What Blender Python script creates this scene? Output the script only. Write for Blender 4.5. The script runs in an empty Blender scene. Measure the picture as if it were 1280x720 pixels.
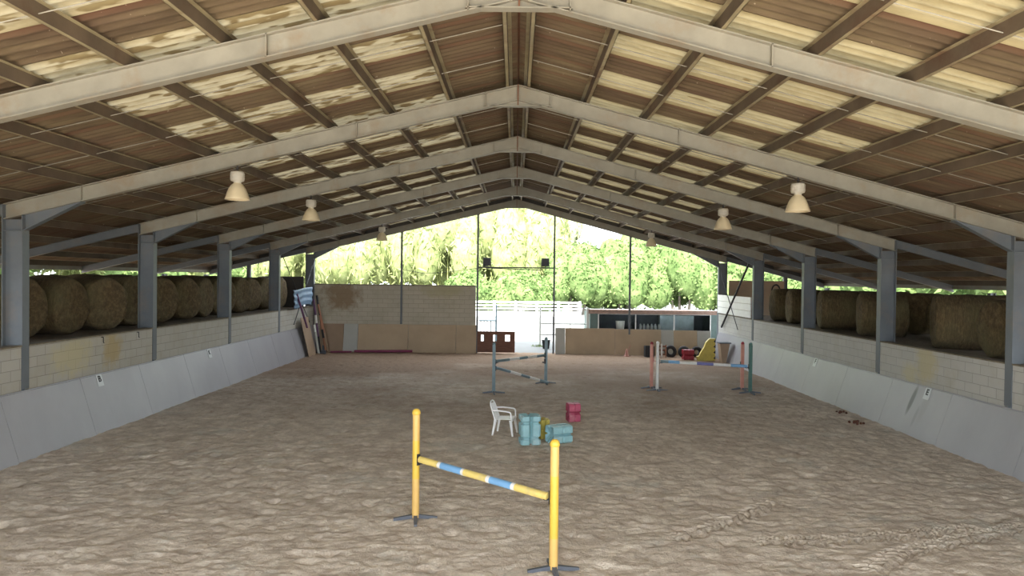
import bpy, math, random
import numpy as np
from mathutils import Vector, Matrix
random.seed(7)
rng = np.random.RandomState(11)
S = bpy.context.scene
COL = S.collection
R = math.radians

# ------------------------------------------------------------------ camera
cam_d = bpy.data.cameras.new('camera')
cam_d.sensor_width = 36.0
cam_d.lens = 868.0 / 1280.0 * 36.0
cam_d.clip_end = 600
cam = bpy.data.objects.new('camera', cam_d)
COL.objects.link(cam)
cam.matrix_world = (Matrix.Translation((0, 0, 3.65)) @ Matrix.Rotation(R(.32), 4, 'Z')
                    @ Matrix.Rotation(R(90 - .796), 4, 'X') @ Matrix.Rotation(R(.65), 4, 'Z'))
S.camera = cam

# ------------------------------------------------------------------ sky, sun, exposure
W = bpy.data.worlds.new('sky'); S.world = W; W.use_nodes = True
bg = W.node_tree.nodes['Background']
bg.inputs['Color'].default_value = (.86, .93, 1.0, 1)
bg.inputs['Strength'].default_value = 2.2
sun_d = bpy.data.lights.new('sun', 'SUN'); sun_d.energy = 9.0; sun_d.angle = R(1.0)
sun_d.color = (1.0, .96, .90)
sun = bpy.data.objects.new('sun', sun_d); COL.objects.link(sun)
sun.rotation_euler = (R(41), 0, R(-8))      # high behind the camera
sun.location = (0, -20, 30)
S.view_settings.view_transform = 'Standard'
S.view_settings.look = 'None'
S.view_settings.gamma = 1
S.view_settings.use_curve_mapping = False
S.view_settings.exposure = 1.65
S.cycles.diffuse_bounces = 6
S.cycles.max_bounces = 12

# ------------------------------------------------------------------ materials
def nd(nt, t, **k):
    n = nt.nodes.new(t)
    for a, b in k.items(): setattr(n, a, b)
    return n
def coords(nt, scale=(1, 1, 1), obj=True):
    tc = nd(nt, 'ShaderNodeTexCoord')
    mp = nd(nt, 'ShaderNodeMapping'); mp.inputs['Scale'].default_value = scale
    nt.links.new(tc.outputs['Object'], mp.inputs['Vector'])
    return mp.outputs['Vector']
def noise(nt, vec, scale, detail=4, rough=.55):
    n = nd(nt, 'ShaderNodeTexNoise')
    n.inputs['Scale'].default_value = scale; n.inputs['Detail'].default_value = detail
    n.inputs['Roughness'].default_value = rough
    nt.links.new(vec, n.inputs['Vector'])
    return n.outputs['Fac']
def ramp(nt, fac, stops):
    r = nd(nt, 'ShaderNodeValToRGB')
    e = r.color_ramp.elements
    while len(e) < len(stops): e.new(.5)
    for i, (p, c) in enumerate(stops):
        e[i].position = p; e[i].color = (*c, 1) if len(c) == 3 else c
    nt.links.new(fac, r.inputs['Fac'])
    return r.outputs['Color']
def mix(nt, fac, a, b, mode='MIX'):
    m = nd(nt, 'ShaderNodeMix', data_type='RGBA', blend_type=mode)
    for sock, v in ((m.inputs['Factor'], fac), (m.inputs['A'], a), (m.inputs['B'], b)):
        if isinstance(v, (int, float)): sock.default_value = v
        elif isinstance(v, tuple): sock.default_value = (*v, 1)
        else: nt.links.new(v, sock)
    return m.outputs['Result']
def math_(nt, op, a, b=None, c=None):
    m = nd(nt, 'ShaderNodeMath', operation=op)
    for i, v in enumerate((a, b, c)):
        if v is None: continue
        if isinstance(v, (int, float)): m.inputs[i].default_value = v
        else: nt.links.new(v, m.inputs[i])
    return m.outputs[0]
def mat(name):
    m = bpy.data.materials.new(name); m.use_nodes = True
    return m, m.node_tree, m.node_tree.nodes['Principled BSDF']
def bump(nt, b, h, strength, dist=.02):
    n = nd(nt, 'ShaderNodeBump'); n.inputs['Strength'].default_value = strength
    n.inputs['Distance'].default_value = dist
    nt.links.new(h, n.inputs['Height']); nt.links.new(n.outputs['Normal'], b.inputs['Normal'])
def plain(name, c, rough=.6, metal=0, var=.18, scale=3., dirt=None, bmp=0, stretch=(1, 1, 1)):
    m, nt, b = mat(name)
    v = coords(nt, stretch)
    f = noise(nt, v, scale, 5, .6)
    lo = tuple(x * (1 - var) for x in c); hi = tuple(min(1, x * (1 + var)) for x in c)
    col = ramp(nt, f, [(.3, lo), (.7, hi)])
    if dirt:
        f2 = noise(nt, v, scale * .6, 7, .7)
        k = ramp(nt, f2, [(.52, (0, 0, 0)), (.68, (1, 1, 1))])
        col = mix(nt, k, col, dirt)
    nt.links.new(col, b.inputs['Base Color'])
    b.inputs['Roughness'].default_value = rough; b.inputs['Metallic'].default_value = metal
    if bmp: bump(nt, b, noise(nt, v, scale * 8, 4), bmp, .01)
    return m
M = {}
M['rafter'] = plain('cream painted steel', (.265, .248, .20), .55, 0, .14, 2.2, dirt=(.25, .2, .14))
M['column'] = plain('blue grey painted steel', (.115, .13, .142), .5, 0, .12, 2.0, dirt=(.15, .14, .13))
M['purlin'] = plain('weathered olive purlin steel', (.29, .245, .145), .6, 0, .25, 1.5, dirt=(.16, .09, .05))
M['web'] = plain('rusty purlin web', (.11, .08, .053), .7, 0, .3, 1.5, dirt=(.09, .05, .03))
M['rod'] = plain('galvanised rod', (.36, .34, .29), .4, .3)
M['darksteel'] = plain('dark steel', (.035, .035, .04), .5, .3)
M['feet'] = plain('slate grey feet', (.09, .10, .12), .6)
M['yellow'] = plain('yellow paint', (.66, .44, .06), .4, 0, .06)
M['paleyellow'] = plain('pale yellow paint', (.72, .56, .17), .45, 0, .10, dirt=(.5, .42, .2))
M['orange_y'] = plain('faded orange yellow paint', (.66, .42, .13), .4, 0, .06)
M['skyblue'] = plain('sky blue paint', (.17, .36, .60), .4, 0, .08)
M['white'] = plain('white paint', (.72, .71, .68), .45, 0, .06)
M['whiteplastic'] = plain('white plastic', (.82, .82, .81), .35, 0, .04)
M['cyan'] = plain('faded cyan plastic', (.25, .44, .47), .5, 0, .12, 5, dirt=(.36, .46, .46))
M['cone'] = plain('dusty yellow plastic', (.52, .42, .08), .5, 0, .15, 5)
M['pink'] = plain('raspberry plastic', (.42, .07, .13), .5, 0, .15, 5, dirt=(.5, .22, .25))
M['red'] = plain('red plastic', (.28, .02, .035), .45, 0, .15, 5)
M['bluegrey'] = plain('blue grey paint', (.15, .22, .25), .5)
M['salmon'] = plain('faded salmon paint', (.52, .23, .18), .5)
M['green'] = plain('dark green paint', (.05, .13, .11), .5)
M['purple'] = plain('violet paint', (.11, .045, .105), .45)
M['violetblue'] = plain('violet blue paint', (.14, .14, .35), .45)
M['magenta'] = plain('plum paint', (.24, .04, .10), .5)
M['orange'] = plain('orange paint', (.34, .15, .08), .5)
M['black'] = plain('black rubber', (.02, .02, .022), .75)
M['lamp'] = plain('yellowed lamp enamel', (.62, .52, .34), .35, 0, .08)
M['ballast'] = plain('grey lamp housing', (.52, .48, .40), .5)
M['lampglass'] = plain('lamp lens', (.25, .24, .2), .2)
M['tarp'] = plain('pale blue sheet', (.13, .21, .30), .6, 0, .2)
M['wood'] = plain('red brown timber', (.17, .075, .045), .7, 0, .3, 4, stretch=(1, 1, 6))
M['plybeige'] = plain('beige plywood', (.46, .35, .23), .65, 0, .08, 1.2, bmp=.1)
M['plygrey'] = plain('grey white sheet', (.44, .44, .40), .6, 0, .06, 1.2)
M['plybrown'] = plain('brown plywood', (.33, .23, .15), .65, 0, .12, 1.2)
M['darkboard'] = plain('dark stained board', (.05, .045, .04), .7)
M['bamboo'] = plain('bamboo cane', (.35, .38, .12), .5)
M['bark'] = plain('bark', (.22, .19, .15), .8, 0, .3, 8)
M['concrete'] = plain('pale concrete', (.14, .14, .138), .8, 0, .08, .6)
M['dirtyard'] = plain('trodden yard', (.46, .41, .33), .9, 0, .15, .8)
M['earth'] = plain('straw strewn earth', (.13, .095, .06), .9, 0, .4, 6, bmp=.5)
M['grass'] = plain('rough grass', (.16, .24, .06), .9, 0, .4, 3)
M['sign'] = plain('white sign plate', (.45, .47, .48), .4, 0, .03)
M['officegreen'] = plain('grey green cladding', (.09, .14, .13), .6)
M['officeroof'] = plain('rusty corrugated roofing', (.19, .12, .09), .7, 0, .3, 6)
M['interior'] = plain('dim room wall', (.12, .13, .14), .8)
M['palepanel'] = plain('pale blue grey cupboard', (.42, .50, .52), .6)
M['dung'] = plain('dung', (.09, .03, .015), .9)
M['rust'] = plain('rusty ridge steel', (.16, .07, .035), .7)

def m_glass():
    m, nt, b = mat('window glass')
    b.inputs['Base Color'].default_value = (.9, .95, .95, 1)
    b.inputs['Roughness'].default_value = .02; b.inputs['Transmission Weight'].default_value = 1
    b.inputs['IOR'].default_value = 1.02; b.inputs['Specular IOR Level'].default_value = .5
    nt.links.new(noise(nt, coords(nt), 2), nd(nt, 'ShaderNodeMath').inputs[0])
    return m
M['glass'] = m_glass()

def m_sand():
    m, nt, b = mat('riding sand')
    v = coords(nt)
    big = noise(nt, v, .16, 3, .55)
    damp = ramp(nt, big, [(.35, (0, 0, 0)), (.68, (1, 1, 1))])
    sep = nd(nt, 'ShaderNodeSeparateXYZ'); nt.links.new(v, sep.inputs[0])
    # drier, greyer sand in front, damper far end; floor light painted into the gradient
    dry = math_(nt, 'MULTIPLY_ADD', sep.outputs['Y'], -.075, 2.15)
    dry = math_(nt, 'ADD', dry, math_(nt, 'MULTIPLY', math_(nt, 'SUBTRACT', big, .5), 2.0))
    dry_lit = nd(nt, 'ShaderNodeClamp'); nt.links.new(dry, dry_lit.inputs[0])
    col = mix(nt, dry_lit.outputs[0], (.25, .172, .115), (.78, .69, .575))
    mid = noise(nt, v, 2.2, 6, .7)
    col = mix(nt, ramp(nt, mid, [(.42, (0, 0, 0)), (.62, (1, 1, 1))]), mix(nt, .45, col, (.27, .19, .13)), col)
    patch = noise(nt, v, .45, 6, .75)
    k = math_(nt, 'MULTIPLY', ramp(nt, patch, [(.54, (0, 0, 0)), (.64, (1, 1, 1))]), dry_lit.outputs[0])
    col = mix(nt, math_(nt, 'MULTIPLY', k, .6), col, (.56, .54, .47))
    fine = noise(nt, coords(nt, (1, 1.6, 1)), 9, 6, .75)
    col = mix(nt, .75, col, ramp(nt, fine, [(.34, (.66, .61, .57)), (.48, (1, 1, 1)), (.66, (1.0, 1.0, 1.0))]), 'MULTIPLY')
    nt.links.new(col, b.inputs['Base Color']); b.inputs['Roughness'].default_value = .95
    b.inputs['Specular IOR Level'].default_value = .2
    h = math_(nt, 'ADD', noise(nt, v, 9, 6, .7), math_(nt, 'MULTIPLY', noise(nt, v, 40, 3), .35))
    bump(nt, b, h, .7, .045)
    return m
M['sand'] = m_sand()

def stain(nt, v, centre, size, edge=.45):
    """mask of a stain with a shape of its own, in the object's own coordinates"""
    s = nd(nt, 'ShaderNodeVectorMath', operation='SUBTRACT'); nt.links.new(v, s.inputs[0]); s.inputs[1].default_value = centre
    d = nd(nt, 'ShaderNodeVectorMath', operation='DIVIDE'); nt.links.new(s.outputs[0], d.inputs[0]); d.inputs[1].default_value = size
    l = nd(nt, 'ShaderNodeVectorMath', operation='LENGTH'); nt.links.new(d.outputs[0], l.inputs[0])
    k = math_(nt, 'ADD', l.outputs['Value'], math_(nt, 'MULTIPLY', math_(nt, 'SUBTRACT', noise(nt, v, 3.5, 4, .7), .5), 1.6))
    return ramp(nt, k, [(edge, (1, 1, 1)), (1.0, (0, 0, 0))])
def m_block(name, base, swap, stains, dirty=(.34, .30, .21)):
    m, nt, b = mat(name)
    tc = nd(nt, 'ShaderNodeTexCoord'); sep = nd(nt, 'ShaderNodeSeparateXYZ'); nt.links.new(tc.outputs['Object'], sep.inputs[0])
    cb = nd(nt, 'ShaderNodeCombineXYZ')
    nt.links.new(sep.outputs['Y' if swap else 'X'], cb.inputs[0]); nt.links.new(sep.outputs['Z'], cb.inputs[1])
    br = nd(nt, 'ShaderNodeTexBrick'); nt.links.new(cb.outputs[0], br.inputs['Vector'])
    br.inputs['Scale'].default_value = 1; br.inputs['Brick Width'].default_value = .5; br.inputs['Row Height'].default_value = .215
    br.inputs['Mortar Size'].default_value = .007; br.inputs['Mortar Smooth'].default_value = .4
    br.inputs['Color1'].default_value = (*base, 1); br.inputs['Color2'].default_value = (*[x * .93 for x in base], 1)
    br.inputs['Mortar'].default_value = (*[x * .62 for x in base], 1)
    v = tc.outputs['Object']
    wear = noise(nt, v, 1.1, 6, .7)
    col = mix(nt, math_(nt, 'MULTIPLY', ramp(nt, wear, [(.50, (0, 0, 0)), (.72, (1, 1, 1))]), .5), br.outputs['Color'], dirty)
    for c, s, sc in stains:
        col = mix(nt, math_(nt, 'MULTIPLY', stain(nt, v, c, s), .8), col, sc)
    nt.links.new(col, b.inputs['Base Color']); b.inputs['Roughness'].default_value = .8
    bump(nt, b, math_(nt, 'SUBTRACT', 1, br.outputs['Fac']), .6, .012)
    return m
M['block_left'] = m_block('cream painted block left', (.41, .39, .335), True,
                          [((-9.86, 16.9, 1.85), (.5, .5, .7), (.38, .29, .13)), ((-9.86, 15.4, 1.8), (.5, .9, .5), (.45, .40, .24))])
M['block_right'] = m_block('white painted block right', (.44, .43, .39), True,
                           [((9.86, 16.7, 1.7), (.5, .55, .7), (.44, .38, .22)), ((9.86, 17.4, 1.4), (.5, .4, .3), (.46, .42, .27))])
M['block_end'] = m_block('cream painted block end', (.50, .455, .36), False,
                         [((-8.5, 33.9, 2.75), (1.1, .5, .95), (.24, .155, .08)), ((-3.5, 33.9, 3.1), (1.4, .5, .5), (.40, .36, .22))])
M['wallcap'] = plain('dusty wall top', (.16, .13, .09), .9, 0, .3, 6)

def m_kick(name, side):
    m, nt, b = mat(name)
    v = coords(nt)
    f = noise(nt, coords(nt, (1, 1, .5)), .8, 5, .6)
    col = ramp(nt, f, [(.3, (.25, .242, .254)), (.7, (.30, .291, .301))])
    st = noise(nt, coords(nt, (1, 5, .6)), 1.6, 5, .7)
    col = mix(nt, math_(nt, 'MULTIPLY', ramp(nt, st, [(.60, (0, 0, 0)), (.78, (1, 1, 1))]), .3), col, (.22, .22, .22))
    if side > 0:
        for (y, z, hy, hz, d) in ((16.95, .80, .10, .42, (.03, .03, .03)), (16.4, .80, .16, .5, (.24, .235, .23)), (16.62, .45, .07, .3, (.2, .2, .2))):
            s = nd(nt, 'ShaderNodeVectorMath', operation='SUBTRACT'); nt.links.new(v, s.inputs[0]); s.inputs[1].default_value = (9.65, y, z)
            # the scrape leans with the board
            sp = nd(nt, 'ShaderNodeSeparateXYZ'); nt.links.new(s.outputs[0], sp.inputs[0])
            yy = math_(nt, 'DIVIDE', math_(nt, 'ADD', sp.outputs['Y'], math_(nt, 'MULTIPLY', sp.outputs['Z'], .15)), hy)
            zz = math_(nt, 'DIVIDE', sp.outputs['Z'], hz)
            l = math_(nt, 'ADD', math_(nt, 'MULTIPLY', yy, yy), math_(nt, 'MULTIPLY', zz, zz))
            col = mix(nt, ramp(nt, l, [(.25, (.85, .85, .85)), (1, (0, 0, 0))]), col, d)
    nt.links.new(col, b.inputs['Base Color']); b.inputs['Roughness'].default_value = .42
    return m
M['kick_left'] = m_kick('grey kickboard left', -1); M['kick_right'] = m_kick('grey kickboard right', 1)

def m_roof():
    m, nt, b = mat('stained fibre cement roof sheet')
    f = noise(nt, coords(nt, (.35, 3, 1)), 1.3, 6, .65)
    col = ramp(nt, f, [(.30, (.065, .042, .022)), (.5, (.13, .093, .052)), (.72, (.19, .145, .082))])
    g = noise(nt, coords(nt, (.8, .8, 1)), .5, 3)
    col = mix(nt, ramp(nt, g, [(.45, (0, 0, 0)), (.65, (.6, .6, .6))]), col, (.10, .058, .038))
    sp = noise(nt, coords(nt), 14, 2)
    col = mix(nt, ramp(nt, sp, [(.72, (0, 0, 0)), (.78, (.5, .5, .5))]), col, (.6, .52, .4))
    # rust red line where one sheet laps over the next
    tc = nd(nt, 'ShaderNodeTexCoord'); sep = nd(nt, 'ShaderNodeSeparateXYZ'); nt.links.new(tc.outputs['Object'], sep.inputs[0])
    fr = math_(nt, 'FRACT', math_(nt, 'DIVIDE', math_(nt, 'ADD', sep.outputs['Y'], 9.14), .89))
    k = ramp(nt, fr, [(0, (1, 1, 1)), (.05, (.8, .8, .8)), (.16, (0, 0, 0)), (1, (0, 0, 0))])
    col = mix(nt, math_(nt, 'MULTIPLY', k, .7), col, (.13, .055, .03))
    nt.links.new(col, b.inputs['Base Color']); b.inputs['Roughness'].default_value = .85
    return m
M['roof'] = m_roof()
def m_skylight(name, tint, dirt_amt, dirtcol):
    m, nt, b = mat(name)
    nt.nodes.remove(b)
    v = coords(nt, (.5, 2.2, 1))
    f = noise(nt, v, 1.6, 6, .7)
    col = ramp(nt, f, [(.33, tuple(x * .55 for x in tint)), (.5, tint), (.7, tuple(min(1, x * 1.15) for x in tint))])
    d = noise(nt, coords(nt, (1.0, 4.2, 1)), 2.1, 2, .5)
    k = ramp(nt, d, [(dirt_amt, (0, 0, 0)), (dirt_amt + .06, (1, 1, 1))])
    col = mix(nt, k, col, dirtcol)
    tc = nd(nt, 'ShaderNodeTexCoord'); sep = nd(nt, 'ShaderNodeSeparateXYZ'); nt.links.new(tc.outputs['Object'], sep.inputs[0])
    wv = math_(nt, 'COSINE', math_(nt, 'MULTIPLY', math_(nt, 'SUBTRACT', sep.outputs['Y'], 8.68), 2 * math.pi / .178))
    wv = math_(nt, 'ADD', wv, math_(nt, 'MULTIPLY', math_(nt, 'SUBTRACT', noise(nt, coords(nt, (.6, 2, 1)), 2.2, 5, .7), .5), 5.0))
    silt = ramp(nt, math_(nt, 'MULTIPLY_ADD', wv, .25, .5), [(.35, (0, 0, 0)), (.8, (.75, .75, .75))])
    col = mix(nt, silt, col, tuple(x * y for x, y in zip(tint, (.50, .43, .33))))
    tr = nd(nt, 'ShaderNodeBsdfTranslucent'); di = nd(nt, 'ShaderNodeBsdfDiffuse')
    nt.links.new(col, tr.inputs['Color']); nt.links.new(mix(nt, .6, col, (.20, .17, .09)), di.inputs['Color'])
    mx = nd(nt, 'ShaderNodeMixShader'); mx.inputs[0].default_value = .047
    nt.links.new(di.outputs[0], mx.inputs[1]); nt.links.new(tr.outputs[0], mx.inputs[2])
    nt.links.new(mx.outputs[0], nt.nodes['Material Output'].inputs['Surface'])
    return m
M['sky_left'] = m_skylight('weathered translucent sheet left', (.60, .54, .38), .53, (.10, .06, .03))
M['sky_right'] = m_skylight('yellowed translucent sheet right', (.55, .475, .295), .70, (.2, .13, .06))

def m_hay():
    m, nt, b = mat('dry hay')
    f = noise(nt, coords(nt, (4, 1, 1)), 7, 6, .75)
    col = ramp(nt, f, [(.3, (.042, .026, .011)), (.5, (.105, .07, .03)), (.72, (.21, .15, .068))])
    g = noise(nt, coords(nt), .9, 3)
    col = mix(nt, ramp(nt, g, [(.45, (0, 0, 0)), (.7, (.6, .6, .6))]), col, (.13, .12, .055))
    nt.links.new(col, b.inputs['Base Color']); b.inputs['Roughness'].default_value = .95
    bump(nt, b, f, .9, .05)
    return m
M['hay'] = m_hay()
def m_leaf(name, a, c):
    m, nt, b = mat(name)
    nt.nodes.remove(b)
    f = noise(nt, coords(nt), .9, 5, .8)
    col = ramp(nt, f, [(.32, a), (.68, c)])
    tr = nd(nt, 'ShaderNodeBsdfTranslucent'); di = nd(nt, 'ShaderNodeBsdfDiffuse')
    nt.links.new(col, tr.inputs['Color']); nt.links.new(col, di.inputs['Color'])
    mx = nd(nt, 'ShaderNodeMixShader'); mx.inputs[0].default_value = .35
    nt.links.new(di.outputs[0], mx.inputs[1]); nt.links.new(tr.outputs[0], mx.inputs[2])
    nt.links.new(mx.outputs[0], nt.nodes['Material Output'].inputs['Surface'])
    return m
M['leaf_bamboo'] = m_leaf('bamboo leaves', (.15, .19, .065), (.42, .46, .21))
M['leaf_ivy'] = m_leaf('hedge leaves', (.05, .095, .028), (.26, .35, .135))
M['leaf_pale'] = m_leaf('pale leaves', (.30, .35, .16), (.55, .58, .38))

# ------------------------------------------------------------------ mesh building
class MB:
    def __init__(s): s.v = []; s.f = []; s.m = []; s.mats = []; s.smooth = []
    def mi(s, m):
        if m not in s.mats: s.mats.append(m)
        return s.mats.index(m)
    def add(s, vs, fs, m=None, T=None, sm=False):
        o = len(s.v); i = s.mi(m)
        if T is not None: vs = [tuple(T @ Vector(p)) for p in vs]
        s.v += [tuple(p) for p in vs]
        for f in fs: s.f.append([o + k for k in f]); s.m.append(i); s.smooth.append(sm)
        return s
    def box(s, a, b, m=None, T=None):
        (x0, y0, z0), (x1, y1, z1) = [[min(p, q) for p, q in zip(a, b)], [max(p, q) for p, q in zip(a, b)]]
        vs = [(x0, y0, z0), (x1, y0, z0), (x1, y1, z0), (x0, y1, z0), (x0, y0, z1), (x1, y0, z1), (x1, y1, z1), (x0, y1, z1)]
        return s.add(vs, [(0, 3, 2, 1), (4, 5, 6, 7), (0, 1, 5, 4), (1, 2, 6, 5), (2, 3, 7, 6), (3, 0, 4, 7)], m, T)
    def prism(s, poly, h, axis, m=None, T=None):
        """poly in the plane across axis; h=(h0,h1) along it"""
        n = len(poly)
        def P(p, t):
            return {'x': (t, p[0], p[1]), 'y': (p[0], t, p[1]), 'z': (p[0], p[1], t)}[axis]
        vs = [P(p, h[0]) for p in poly] + [P(p, h[1]) for p in poly]
        fs = [list(range(n)), list(range(2 * n - 1, n - 1, -1))] + [(i, i + n, (i + 1) % n + n, (i + 1) % n) for i in range(n)]
        return s.add(vs, fs, m, T)
    def tube(s, p0, p1, r0, m=None, r1=None, n=12, sm=True):
        p0, p1 = Vector(p0), Vector(p1); r1 = r0 if r1 is None else r1
        d = (p1 - p0).normalized(); u = d.orthogonal().normalized(); w = d.cross(u)
        c = [(math.cos(2 * math.pi * i / n), math.sin(2 * math.pi * i / n)) for i in range(n)]
        vs = [p0 + (u * a + w * b) * r0 for a, b in c] + [p1 + (u * a + w * b) * r1 for a, b in c]
        s.add(vs, [(i, (i + 1) % n, (i + 1) % n + n, i + n) for i in range(n)], m, None, sm)
        return s.add(vs, [list(range(n))[::-1], list(range(n, 2 * n))], m)
    def path(s, pts, r, m=None, n=8):
        for a, b in zip(pts[:-1], pts[1:]): s.tube(a, b, r, m, n=n)
        return s
    def lathe(s, prof, m=None, n=24, T=None, sm=True):
        """prof: (radius, z) from bottom to top"""
        vs = []
        for r, z in prof: vs += [(r * math.cos(2 * math.pi * i / n), r * math.sin(2 * math.pi * i / n), z) for i in range(n)]
        fs = []
        for k in range(len(prof) - 1):
            for i in range(n):
                j = (i + 1) % n
                fs.append((k * n + i, k * n + j, (k + 1) * n + j, (k + 1) * n + i))
        return s.add(vs, fs, m, T, sm)
    def build(s, name, m=None, parent=None, bevel=0, loc=None):
        me = bpy.data.meshes.new(name)
        me.from_pydata(s.v, [], s.f)
        for k in s.mats: me.materials.append(M[k] if k else (M[m] if m else None))
        me.polygons.foreach_set('material_index', s.m)
        me.polygons.foreach_set('use_smooth', s.smooth)
        me.update()
        o = bpy.data.objects.new(name, me); COL.objects.link(o)
        if parent: o.parent = parent
        if loc: o.location = loc
        if bevel:
            b = o.modifiers.new('bevel', 'BEVEL'); b.width = bevel; b.segments = 2; b.limit_method = 'ANGLE'
        return o
def tag(o, label, cat, group=None):
    o['label'] = label; o['category'] = cat
    if group: o['group'] = group
    return o
def struct(o, label=None):
    o['kind'] = 'structure'
    if label: o['label'] = label
    return o
def empty(name, loc=(0, 0, 0), rz=0):
    o = bpy.data.objects.new(name, None); COL.objects.link(o)
    o.location = loc; o.rotation_euler = (0, 0, rz); o.empty_display_size = .2
    return o
def dup(root, loc=None, rz=None):
    r = root.copy(); COL.objects.link(r)
    if loc is not None: r.location = loc
    if rz is not None: r.rotation_euler = (0, 0, rz)
    for ch in root.children:
        c = ch.copy(); COL.objects.link(c); c.parent = r
        for g in ch.children:
            d = g.copy(); COL.objects.link(d); d.parent = c
    return r
def fract_noise(shape_xy, scale, seed):
    """smooth value noise sampled at arrays x,y"""
    x, y = shape_xy; g = np.random.RandomState(seed).rand(512, 512)
    u, v = x * scale + 100, y * scale + 100
    i, j = np.floor(u).astype(int), np.floor(v).astype(int); a, b = u - i, v - j
    a = a * a * (3 - 2 * a); b = b * b * (3 - 2 * b); i %= 511; j %= 511
    return (g[i, j] * (1 - a) + g[i + 1, j] * a) * (1 - b) + (g[i, j + 1] * (1 - a) + g[i + 1, j + 1] * a) * b

# ------------------------------------------------------------------ dimensions
FRAMES = [8.9, 13.9, 18.9, 23.9, 28.9, 33.9]
ORD = ['nearest', 'second', 'third', 'fourth', 'fifth', 'farthest']
Y0, Y1 = -1.5, 34.15
XC = 9.85                    # inner face of columns and block walls
XO = 15.1                    # outer eave
RIDGE = 7.5                  # top of rafter at the ridge
SL = {-1: .241, 1: .262}
WT = {-1: 2.20, 1: 2.07}     # top of block walls
KT = {-1: 1.30, 1: 1.19}     # top of kickboards
SIDE = {-1: 'left', 1: 'right'}
def rt(s, x): return RIDGE - SL[s] * abs(x)

# ------------------------------------------------------------------ floor of sand
ys = list(np.arange(-1.5, 6, .5)); y = 6.0
while y < 34.0: ys.append(y); y += max(.026, y * .0032)
ys += [34.05, 34.2]
ys = np.array(ys); xs = np.linspace(-9.75, 9.75, 430)
XX, YY = np.meshgrid(xs, ys)
ZZ = np.zeros_like(XX)
warp = fract_noise((XX, YY), 1.3, 1) * .6
ZZ += (fract_noise((XX, YY), .35, 2) - .5) * .05
n1 = fract_noise((XX + warp, YY * 1.25), 3.6, 3); n2 = fract_noise((XX, YY + warp), 7.0, 4); n3 = fract_noise((XX, YY * 1.3), 12.0, 5)
ZZ += (np.abs(n1 - .5) * -.045) + (n2 - .5) * .024 + (n3 - .5) * .018
def track(pts, width=.42, pitch=.17):
    """tractor tyre print: two rows of slanted lugs pressed into the sand along a curve"""
    global ZZ
    P = np.array(pts); L = 0
    for a, b in zip(P[:-1], P[1:]):
        d = b - a; ln = np.hypot(*d); t = d / ln; nrm = np.array([-t[1], t[0]])
        u = (XX - a[0]) * t[0] + (YY - a[1]) * t[1]; w = (XX - a[0]) * nrm[0] + (YY - a[1]) * nrm[1]
        ins = (u > 0) & (u <= ln) & (np.abs(w) < width / 2)
        ph = ((u + L) + np.abs(w) * .9) % pitch
        lug = ins & (ph < pitch * .48) & (np.abs(w) > .02)
        ZZ = np.where(ins, ZZ * .35, ZZ); ZZ = np.where(lug, ZZ - .045, np.where(ins, ZZ + .008, ZZ)); L += ln
track([(2.3, 9.8), (3.2, 10.5), (4.4, 11.6)], .34)
track([(3.4, 9.75), (4.4, 9.78), (5.6, 10.05), (7.0, 10.4)], .36)
track([(4.5, 8.75), (5.4, 9.45), (6.6, 10.0), (8.2, 10.6)], .36)
edge = np.clip((9.75 - np.abs(XX)) / .5, 0, 1); ZZ = ZZ * (.4 + .6 * edge) + (1 - edge) * .02 - .0
for (hx, hy) in [(-.9, 9.9)] + [(random.uniform(-8.5, 8.5), random.uniform(8.5, 30)) for _ in range(260)]:
    a = random.uniform(0, 6.3); dx, dy = XX - hx, YY - hy; m = (np.abs(dx) < .4) & (np.abs(dy) < .4)
    ZZ[m] -= .05 * np.exp(-((dx[m] ** 2 + dy[m] ** 2) / .008))
ny, nx = XX.shape
vs = np.stack([XX.ravel(), YY.ravel(), ZZ.ravel()], 1)
I = np.arange((ny - 1) * nx).reshape(ny - 1, nx)[:, :-1].ravel()
fs = np.stack([I, I + 1, I + nx + 1, I + nx], 1)
me = bpy.data.meshes.new('floor'); me.vertices.add(len(vs)); me.vertices.foreach_set('co', vs.ravel())
me.loops.add(fs.size); me.loops.foreach_set('vertex_index', fs.ravel())
me.polygons.add(len(fs)); me.polygons.foreach_set('loop_start', np.arange(0, fs.size, 4)); me.polygons.foreach_set('loop_total', np.full(len(fs), 4))
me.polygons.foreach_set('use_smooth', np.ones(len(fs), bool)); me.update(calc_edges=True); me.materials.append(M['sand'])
struct_floor = bpy.data.objects.new('floor', me); COL.objects.link(struct_floor); struct(struct_floor, 'hoof-marked sand floor of the riding arena')

# ------------------------------------------------------------------ ground outside
def ground(name, xr, yr, nxg, nyg, fn, m):
    gx, gy = np.linspace(*xr, nxg), np.linspace(*yr, nyg)
    b = MB(); vv = [(x, y, fn(x, y)) for y in gy for x in gx]
    b.add(vv, [(j * nxg + i, j * nxg + i + 1, (j + 1) * nxg + i + 1, (j + 1) * nxg + i) for j in range(nyg - 1) for i in range(nxg - 1)], m, None, True)
    return struct(b.build(name))
def gz(x, y):
    a = min(1, max(0, (y - 43) / 9)); base = .85 * a * a * (3 - 2 * a) + max(0, y - 52) * .004
    k = min(1, max(0, (abs(x) - 11) / 4)) * (1 - min(1, max(0, (y - 40) / 14)))
    return -.04 + base * (1 - k) + 2.0 * k
ground('ground_yard', (-70, 70), (34.16, 120), 90, 60, gz, 'concrete')
ground('ground_front', (-70, 70), (-60, -1.52), 30, 20, lambda x, y: -.04, 'dirtyard')
ground('ground_left', (-70, -10.06), (-1.5, 34.15), 30, 30, lambda x, y: WT[-1] - .07 + .1 * math.sin(x * .7) * math.cos(y * .4) * (x < -15), 'earth')
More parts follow.
